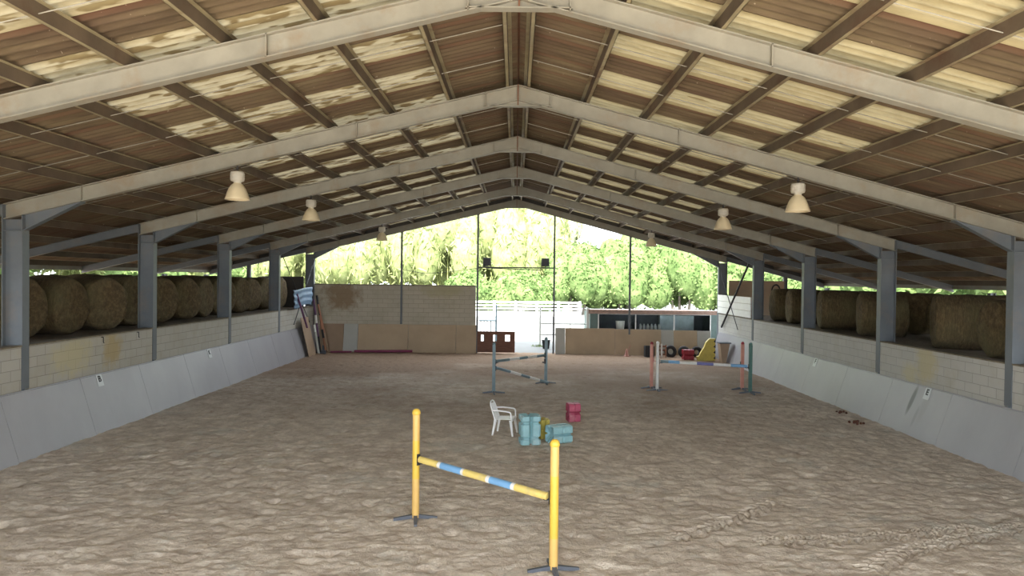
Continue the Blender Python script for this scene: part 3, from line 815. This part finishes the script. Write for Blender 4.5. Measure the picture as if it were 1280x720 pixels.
# ------------------------------------------------------------------ letter plates
def text_mesh(txt, size, m, parent, loc, rot):
    c = bpy.data.curves.new('letter', 'FONT'); c.body = txt; c.size = size; c.extrude = .002; c.align_x = 'CENTER'; c.align_y = 'CENTER'; c.offset = .006
    t = bpy.data.objects.new('tmp', c); COL.objects.link(t); bpy.context.view_layer.update()
    me = bpy.data.meshes.new_from_object(t.evaluated_get(bpy.context.evaluated_depsgraph_get())); bpy.data.objects.remove(t)
    me.materials.clear(); me.materials.append(M[m])
    o = bpy.data.objects.new('letter', me); COL.objects.link(o); o.parent = parent; o.location = loc; o.rotation_euler = rot; return o
for s, y, L, lab in ((-1, 16.25, 'B', 'small white plate with letter B on the left kickboard'), (-1, 22.1, 'K', 'small white plate with letter K farther along the left kickboard'),
                     (1, 16.45, 'E', 'small white plate with letter E on the scraped right kickboard'), (1, 22.6, 'F', 'small white plate with letter F farther along the right kickboard')):
    z = KT[s] - .16; tilt = math.atan(.42 / (KT[s] + .08)); xk = 9.40 + .42 * (z + .08) / (KT[s] + .08)
    r = tag(empty('letter_plate', (s * (xk - .006), y, z)), lab, 'sign', 'arena letter plates')
    r.rotation_euler = (0, s * tilt, 0)
    b = MB(); b.box((-.006, -.11, -.14), (.006, .11, .14)); b.build('plate', 'sign', r, .003)
    text_mesh(L, .2, 'black', r, (-s * .0085, 0, .03), (R(90), 0, R(-90) * s))

# small iron hooks on the left wall
for y, lab in ((16.45, 'nearer'), (18.0, 'farther')):
    b = MB(); b.path([(-9.85, y, 2.14), (-9.80, y, 2.14), (-9.80, y, 2.02), (-9.78, y, 2.0)], .009)
    tag(b.build('wall_hook', 'darksteel'), '%s of two small iron hooks under the rim of the left block wall' % lab, 'hook')

# droppings by the right kickboard
for x, y, n, lab in ((8.78, 17.88, 14, 'larger pile of horse droppings near the right kickboard'), (9.1, 19.3, 7, 'smaller pile of horse droppings near the right kickboard')):
    b = MB()
    for k in range(n):
        a = random.uniform(0, 6.3); q = random.uniform(0, .15); z = .03 + .05 * random.random() * (q < .08)
        T = Matrix.Translation((q * math.cos(a) * 1.4, q * math.sin(a), z)); rr = .035
        b.lathe([(0, -rr), (rr * .8, -rr * .6), (rr, 0), (rr * .8, rr * .6), (0, rr)], None, 8, T)
    o = tag(b.build('horse_droppings', 'dung', loc=(x, y, 0)), lab, 'droppings'); o['kind'] = 'stuff'

# ------------------------------------------------------------------ far left corner
r = tag(empty('blue_tarpaulin', (0, 0, 0)), 'pale blue folded sheet hanging over the left wall in the far corner', 'tarpaulin')
b = MB(); n = 14; vs = []; kk = 24
for j in range(n + 1):
    for i in range(kk + 1):
        t = j / n; q = i / kk; y = 30.15 + 2.6 * q
        z = 3.02 + .12 * q - (t * (.80 + .05 * math.sin(q * 7))); x = -9.66 + .022 * math.sin(t * math.pi * 6) + .05 * math.sin(q * 7 + t * 2)
        vs.append((x, y, z))
k = kk + 1; o_ = len(vs); vs += [(x - .03, y, z) for x, y, z in vs]
fs = [(j * k + i, j * k + i + 1, (j + 1) * k + i + 1, (j + 1) * k + i) for j in range(n) for i in range(kk)]
fs += [tuple(o_ + t for t in f[::-1]) for f in fs]
fs += [(i, o_ + i, o_ + i + 1, i + 1) for i in range(kk)] + [(n * k + i, n * k + i + 1, o_ + n * k + i + 1, o_ + n * k + i) for i in range(kk)]
b.add(vs, fs, 'tarp', None, True); b.build('sheet', None, r)
CP = [((-9.62, 30.45, 2.85), (-9.50, 31.6, 1.30), [(1, 'purple')], 'short violet pole leaning below the blue sheet in the far left corner', .045),
      ((-9.58, 33.35, 2.72), (-9.02, 33.0, .02), [(.35, 'black'), (.6, 'orange'), (.75, 'black'), (1, 'orange')], 'black and orange pole leaning in the far left corner', .05),
      ((-9.66, 33.1, 2.55), (-9.22, 32.8, .02), [(.3, 'purple'), (.45, 'white'), (.7, 'purple'), (1, 'black')], 'violet and white banded pole leaning in the far left corner', .05),
      ((-9.48, 33.25, 2.3), (-8.95, 33.15, .02), [(.6, 'orange'), (1, 'plybrown')], 'plain orange pole leaning in the far left corner', .045),
      ((-9.5, 32.7, 1.35), (-9.2, 32.45, .02), [(.25, 'white'), (1, 'plygrey')], 'short cream and white pole leaning in the far left corner', .05)]
for a, c, st, lab, rr in CP: jump_pole(a, c, st, lab, rr)
b = MB(); b.prism([(-9.28, 0), (-9.30, 0), (-9.70, 1.75), (-9.68, 1.75)], (31.2, 32.3), 'y')
tag(b.build('plywood_sheet', 'plybrown'), 'brown plywood sheet leaning on the left kickboard in the far corner', 'board')
b = MB(); b.box((-9.3, 32.9, 0), (-9.0, 33.2, .12)); b.box((-9.2, 33.0, .12), (-9.1, 33.1, .35)); b.tube((-9.4, 32.7, .04), (-8.9, 32.5, .03), .03)
tag(b.build('iron_stand_foot', 'feet', bevel=.01), 'dark iron foot of a stand on the sand in the far left corner', 'stand')
jump_pole((-7.75, 33.38, .05), (-4.95, 33.38, .09), [(.5, 'magenta'), (.52, 'magenta'), (1, 'magenta')], 'plum coloured pole lying along the end kickboard', .06)
jump_pole((-8.85, 33.2, .03), (-7.85, 33.25, .04), [(1, 'magenta')], 'short dark red pole lying in the far left corner', .04)

# far ends of the side aisles
b = MB(); b.box((-12.3, 33.6, 2.12), (-10.3, 33.66, 3.62)); b.box((-12.3, 33.56, 2.12), (-12.2, 33.6, 3.62)); b.box((-10.4, 33.56, 2.12), (-10.3, 33.6, 3.62))
tag(b.build('end_panel', 'darkboard'), 'dark board panel closing the far end of the left aisle', 'panel')
b = MB(); b.box((10.3, 33.6, 1.98), (12.95, 33.66, 3.66)); b.box((10.3, 33.56, 3.6), (12.95, 33.6, 3.66)); b.box((11.6, 33.56, 2), (11.66, 33.6, 3.6))
tag(b.build('end_panel', 'plybrown'), 'beige board panel closing the far end of the right aisle', 'panel')
b = MB()
for k, rr in enumerate((.22, .26, .24)): b.path([(12.55 + rr * math.cos(t) * .8, 33.585 - .015 * k, 3.2 + rr * 1.15 * math.sin(t)) for t in np.linspace(0, 6.283, 20)], .016, None, 6)
tag(b.build('coiled_hose', 'black'), 'black hose coiled on the beige panel of the right aisle', 'hose')
b = MB()
for k in range(3): b.box((9.80, 29.05, 2.10 + k * .295), (9.845, 33.75, 2.38 + k * .295), 'white')
tag(b.build('plank_barrier'), 'white plank barrier on top of the right wall in the last bay', 'barrier')

# ------------------------------------------------------------------ gear behind the blue and white jump
def tyre(x, y, z, rz, rx, R0, w, lab):
    prof = []; b = MB(); n = 28
    for t in np.linspace(0, 2 * math.pi, 13)[:-1]: prof.append((R0 - .085 + .085 * math.cos(t), w / 2 * math.sin(t)))
    prof.append(prof[0]); b.lathe(prof, None, n)
    o = b.build('tyre', 'black', loc=(x, y, z)); o.rotation_euler = (R(rx), 0, R(rz)); tag(o, lab, 'tyre', 'old tyres behind the jump')
tyre(7.36, 32.9, .27, 8, 80, .30, .2, 'leftmost black tyre propped up behind the blue and white jump')
tyre(8.02, 33.0, .25, -6, 80, .28, .2, 'second black tyre propped up behind the red block')
tyre(8.62, 33.0, .24, 5, 82, .28, .2, 'third black tyre propped up behind the red block')
tyre(9.02, 32.6, .26, 20, 80, .29, .2, 'rightmost black tyre propped up beside the yellow stepped block')
b = MB(); b.box((-.22, -.2, 0), (.22, .2, .03)); b.box((-.22, -.2, .03), (-.19, .2, .52)); b.box((.19, -.2, .03), (.22, .2, .52)); b.box((-.19, -.2, .03), (.19, -.17, .52)); b.box((-.19, .17, .03), (.19, .2, .52))
tag(b.build('crate', 'black', loc=(6.35, 32.9, 0), bevel=.015), 'black open crate behind the salmon standard', 'crate')
b = MB()
b.box((-.22, -.02, 0), (-.17, .02, .72), 'orange'); b.box((.17, -.02, 0), (.22, .02, .62), 'orange'); b.box((-.17, -.015, .12), (.17, .015, .2), 'wood'); b.box((-.17, -.015, .32), (.17, .015, .4), 'wood'); b.box((-.17, -.015, .5), (.17, .015, .58), 'wood'); b.box((-.05, -.03, .04), (.03, -.02, .66), 'white')
tag(b.build('filler_gate', loc=(6.88, 32.6, 0)), 'small orange and white slatted jump filler beside the crate', 'jump filler')
o = make_block('jump_block', .5, .34, .48, 'red', False); o.matrix_world = Matrix.Translation((7.72, 31.9, .2)) @ Matrix.Rotation(R(5), 4, 'Z') @ Matrix.Rotation(R(90), 4, 'Y')
o.location = (7.7, 31.9, .22); tag(o, 'red plastic jump block lying in front of the tyres', 'jump block')
b = MB()                                                         # yellow stepped wing
b.prism([(-.36, 0), (.42, 0), (.42, 1.02), (.16, 1.02), (.0, .84), (-.08, .62), (-.22, .40), (-.30, .22), (-.42, .2)], (-.09, .09), 'y', 'cone')
for z in (.12, .38, .64, .88): b.prism([(.33, z), (.43, z - .05), (.43, z + .12)], (-.095, .095), 'y', 'black')
tag(b.build('stepped_wing', loc=(8.66, 31.6, 0), bevel=.008), 'yellow stepped jump wing with black notches beside the right wall', 'jump wing')
b = MB()
b.prism([(-.12, .0), (.06, .0), (.22, .86), (-.22, .86)], (-.2, .2), 'y', 'plybrown'); b.box((-.26, -.24, .86), (.27, .24, .91), 'feet')
tag(b.build('mounting_block', loc=(9.30, 31.0, 0), bevel=.01), 'brown tapered stand with dark top in the far right corner', 'stand')
b = MB(); b.lathe([(.16, 0), (.16, .02), (.10, .03), (.05, .26), (.02, .36), (0, .37)], None, 16); b.tube((.05, 0, .2), (.17, 0, .55), .012)
tag(b.build('marker_cone', 'salmon', loc=(5.3, 33.0, 0)), 'small faded orange cone against the beige kickboard', 'cone')

# ------------------------------------------------------------------ gateway
b = MB(); x0, x1, zb, zt = -1.85, -.02, .04, 1.06
holes = [(-1.68, -1.52), (-1.08, -.90), (-.50, -.26)]; h0, h1 = .58, .90
b.box((x0, 33.70, zb), (x1, 33.74, h0)); b.box((x0, 33.70, h1), (x1, 33.74, zt))
e = [x0] + [q for h in holes for q in h] + [x1]
for k in range(0, len(e), 2): b.box((e[k], 33.70, h0), (e[k + 1], 33.74, h1))
for k in range(4): b.box((x0, 33.685, zb + k * .25), (x1, 33.70, zb + k * .25 + .012))
tag(b.build('gate_panel', 'wood'), 'low red brown timber gate panel with three square holes in the gateway', 'gate')
r = tag(empty('metal_gate', (0, 38.0, 0)), 'grey tubular metal gate standing open beyond the left of the gateway', 'gate')
b = MB(); b.tube((-1.06, 0, 0), (-1.06, 0, 2.2), .05); b.build('gate_post', 'bluegrey', r)
b = MB(); b.tube((-2.0, 0, 1.32), (-1.06, 0, 1.32), .035)
for x in (-1.9, -1.72, -1.55, -1.35): b.tube((x, 0, .1), (x, 0, 1.32), .022)
b.tube((-2.0, 0, .1), (-1.06, 0, .1), .03); b.build('gate_leaf', 'bluegrey', r)
r = tag(empty('metal_fence', (0, 38.0, 0)), 'pale grey tubular rail fence beyond the right of the gateway', 'fence')
for x in (1.35, 3.0): b = MB(); b.tube((x, 0, 0), (x, 0, 2.1 if x < 2 else 1.9), .05 if x < 2 else .025); b.build('fence_post', 'plygrey', r)
for z in (1.2, .6): b = MB(); b.tube((1.35, 0, z), (4.1, 0, z), .04); b.build('fence_rail', 'plygrey', r)
b = MB(); b.lathe([(0, 0), (.17, 0), (.22, .42), (.24, .42), (.24, .45), (.2, .45), (.15, .03), (0, .03)], None, 20)
tag(b.build('feed_tub', 'black', loc=(1.62, 36.5, -.02)), 'black tub on the ground beside the right gable post', 'tub')
b = MB()
for k in range(90):
    a = random.uniform(0, 6.3); q = random.uniform(0, .3); x, y = q * math.cos(a) * 1.5, q * math.sin(a)
    b.add([(x - .01, y, 0), (x + .01, y, 0), (x + random.uniform(-.04, .04), y, random.uniform(.06, .16))], [(0, 1, 2)], None)
o = tag(b.build('grass_tuft', 'grass', loc=(1.3, 37.6, -.03)), 'small green grass tuft at the foot of the fence post', 'grass'); o['kind'] = 'stuff'

# white paddock fence far behind
r = tag(empty('paddock_fence', (0, 52.0, .82)), 'white paddock fence with stone infill before the green hedge', 'fence')
for k in range(-9, 4):
    b = MB(); b.box((k * 1.6 - .08, -.08, 0), (k * 1.6 + .08, .08, 1.15)); b.build('fence_post', 'white', r)
for z, hh in ((-.05, .42), (.50, .12), (.74, .12), (.98, .14)):
    b = MB(); b.box((-14.5, -.04, z), (4.9, .02, z + hh)); b.build('fence_rail', 'white', r)

# ------------------------------------------------------------------ green cabin behind the right end
r = tag(empty('cabin', (0, 0, 0)), 'grey green cabin with long window band behind the right end kickboard', 'cabin')
Yc = 36.4
b = MB(); b.box((3.9, Yc, 0), (4.32, Yc + .1, 2.0)); b.box((10.22, Yc, 0), (10.55, Yc + .1, 2.0)); b.box((4.32, Yc, 1.86), (10.22, Yc + .1, 2.0)); b.box((4.32, Yc, 0), (10.22, Yc + .1, .95))
b.box((3.9, Yc + .1, 0), (4.0, Yc + 3, 2.0)); b.box((10.45, Yc + .1, 0), (10.55, Yc + 3, 2.0)); b.build('cladding', 'officegreen', r)
b = MB(); b.box((4.0, Yc + 2.4, 0), (10.45, Yc + 2.5, 2.0)); b.box((4.0, Yc + .1, .9), (10.45, Yc + .7, .94)); b.build('interior_wall', 'interior', r)
b = MB(); n = 200; x0, x1 = 3.8, 10.7; zz = lambda i, t: 2.02 + .03 * math.cos(i * 1.0) - t * .10
vs = [(x0 + (x1 - x0) * i / n, Yc - .25 + t * 3.4, zz(i, t)) for t in (0, 1) for i in range(n + 1)]
vs += [(x, y, z + .012) for x, y, z in vs]; k = n + 1
fs = [(i, i + 1, k + i + 1, k + i) for i in range(n)] + [(2 * k + i, 3 * k + i, 3 * k + i + 1, 2 * k + i + 1) for i in range(n)] + [(i, 2 * k + i, 2 * k + i + 1, i + 1) for i in range(n)]
b.add(vs, fs, 'officeroof'); b.box((x0, Yc - .27, 1.86), (x1, Yc - .24, 2.07), 'officeroof'); b.build('roof', None, r)
b = MB(); b.box((3.72, Yc - .1, 0), (3.86, Yc + .04, 2.14)); b.build('corner_board', 'plygrey', r)
f = MB()
for x in (4.32, 6.27, 8.28, 10.18): f.box((x, Yc - .03, .95), (x + .05, Yc + .02, 1.86))
f.box((4.32, Yc - .03, 1.83), (10.23, Yc + .02, 1.88)); f.box((10.18, Yc - .03, .2), (10.23, Yc + .02, .95)); f.build('window_frame', 'white', r)
for x0, x1 in ((4.37, 6.27), (6.32, 8.28), (8.33, 10.18)):
    b = MB(); b.box((x0, Yc + .03, .96), (x1, Yc + .036, 1.83)); b.build('pane', 'glass', r)
b = MB(); b.lathe([(0, 0), (.20, 0), (.24, .50), (.25, .52), (0, .52)], None, 20)
tag(b.build('bucket', 'whiteplastic', loc=(5.55, Yc + .42, .94)), 'white tub on the counter inside the cabin window', 'bucket')
for k in range(6):
    b = MB(); b.lathe([(0, 0), (.07, 0), (.08, .26), (.05, .32), (.03, .38), (0, .38)], None, 12)
    tag(b.build('bottle', 'sign', loc=(6.62 + k * .2, Yc + .45, .94)), 'white bottle inside the middle cabin window, %s from the left of its row' % NTH[k], 'bottle', 'row of white bottles inside the cabin')
b = MB(); b.box((7.85, Yc + 1.4, 0), (9.7, Yc + 1.9, 1.72)); b.box((8.75, Yc + 1.385, .05), (8.77, Yc + 1.4, 1.68)); b.box((9.3, Yc + 1.37, 1.3), (9.36, Yc + 1.4, 1.5))
tag(b.build('cupboard', 'palepanel', bevel=.01), 'pale blue grey cupboard inside the right cabin window', 'cupboard')

# ------------------------------------------------------------------ vegetation
def leaves(b, pts, nrm, size, asp, m, droop=0., jit=.9):
    n = len(pts)
    d = rng.normal(size=(n, 3)); d = d * jit + nrm * (1 - jit * .5); d[:, 2] += .25
    d /= np.linalg.norm(d, axis=1)[:, None] + 1e-9
    t = np.cross(d, rng.normal(size=(n, 3))); t[:, 2] -= droop; t /= np.linalg.norm(t, axis=1)[:, None] + 1e-9
    w = np.cross(d, t); w /= np.linalg.norm(w, axis=1)[:, None] + 1e-9
    sz = size * (.6 + .8 * rng.rand(n))[:, None]
    a = pts - w * sz * .5 * asp; q = pts + w * sz * .5 * asp; tip = pts + t * sz; base = pts - t * sz * .5
    vs = np.stack([base, a, tip, q], 1).reshape(-1, 3)
    o = len(b.v); i = b.mi(m); b.v += [tuple(v) for v in vs.tolist()]
    b.f += [[o + 4 * k, o + 4 * k + 1, o + 4 * k + 2, o + 4 * k + 3] for k in range(n)]; b.m += [i] * n; b.smooth += [False] * n
def blob_pts(n, c, r, lumps=14):
    c, r = np.array(c), np.array(r); cs = rng.normal(size=(lumps, 3)); cs /= np.linalg.norm(cs, axis=1)[:, None]; cs[:, 2] = np.abs(cs[:, 2]) * .9 - .15
    lc = c + cs * r * .62; k = rng.randint(lumps, size=n); d = rng.normal(size=(n, 3)); d /= np.linalg.norm(d, axis=1)[:, None]
    p = lc[k] + d * r * .42 * (.8 + .25 * rng.rand(n))[:, None]
    return p, d, lc
def core(b, lc, r, m):
    for c in lc:
        T = Matrix.Translation(tuple(c)) @ Matrix.Diagonal((r[0] * .38, r[1] * .38, r[2] * .38, 1))
        b.lathe([(0, -1), (.6, -.8), (.95, -.3), (.95, .3), (.6, .8), (0, 1)], m, 10, T)
def bush(name, x, y, z, rx, ry, h, n, size, asp, m, label, cat, trunk=None, droop=0., group=None, lumps=14):
    root = tag(empty(name, (x, y, z)), label, cat, group)
    z0 = h * (.5 if trunk else (.42 if m == 'leaf_bamboo' else .30)); r = (rx, ry, h * (.5 if trunk else .60))
    p, d, lc = blob_pts(n, (0, 0, z0 if not trunk else h * .6), r, lumps)
    d2 = d.copy(); b = MB(); core(b, lc, r, m); keep = p[:, 2] > .05; leaves(b, p[keep], d2[keep], size, asp, m, droop); b.build('foliage', None, root)
    b = MB(); rs = random.Random(int(x * 10 + y))
    for k in range(7 if m == 'leaf_bamboo' else 3):
        ax, ay = rs.uniform(-.5, .5) * rx, rs.uniform(-.4, .4) * ry
        b.tube((ax * .4, ay * .4, -.1), (ax, ay, h * .75), .05 if m == 'leaf_bamboo' else .12, 'bamboo' if m == 'leaf_bamboo' else 'bark', .02, n=6)
    b.build('stems', None, root)
WH = ['leftmost', 'second from left', 'third from left', 'fourth from left', 'fifth from left', 'rightmost', 'seventh', 'eighth']
def dz(x, y): return gz(x, y)
BB = [(-18.5, 58, 3.4, 8.5), (-14.0, 57, 3.4, 9.6), (-9.8, 58, 3.2, 10.8), (-5.6, 57, 3.2, 11.8), (-1.6, 58, 3.2, 12.2), (2.3, 58.5, 2.7, 11.4)]
for i, (x, y, rx, h) in enumerate(BB):
    bush('bamboo_clump', x, y, dz(x, y), rx, 2.6, h, 5200, .42, .30, 'leaf_bamboo', 'tall yellow green bamboo clump beyond the gable, %s of its row' % WH[i], 'bamboo', droop=.9, group='bamboo behind the yard', lumps=26)
HH = [(-3.5, 55, 2.6, 4.2), (.5, 54.6, 2.6, 4.6), (4.8, 55.5, 3.0, 7.4), (9.0, 56.3, 3.2, 8.9), (13.4, 56.3, 3.2, 8.7), (17.8, 56.3, 3.2, 7.9)]
for i, (x, y, rx, h) in enumerate(HH):
    bush('hedge_shrub', x, y, dz(x, y), rx, 2.2, h, 9500, .18, .75, 'leaf_ivy', 'dense leafy green hedge shrub beyond the paddock fence, %s of its row' % WH[i], 'hedge', group='hedge behind the yard', lumps=26)
bush('slender_tree', 5.0, 60, .9, 1.2, 1.2, 9.9, 500, .35, .3, 'leaf_pale', 'pale thin tree rising between the bamboo and the hedge', 'tree', trunk=1, lumps=8)
for s in (-1, 1):
    for k in range(11):
        y = 20 + k * 6.2; x = s * (25 + 1.2 * (k % 2)); zg = WT[s] - .1 if y < 34 else gz(x, y)
        bush('roadside_shrub', x, y, zg, 3.6, 3.6, 5.4 + (k * 7 % 3) * .5, 2200, .42, .6, 'leaf_bamboo' if (s < 0 and k % 2) else 'leaf_ivy',
             'leafy green shrub seen under the %s eave, %s from the front' % (SIDE[s], NTH[k]), 'shrub', group='shrubs beside the building', lumps=14)
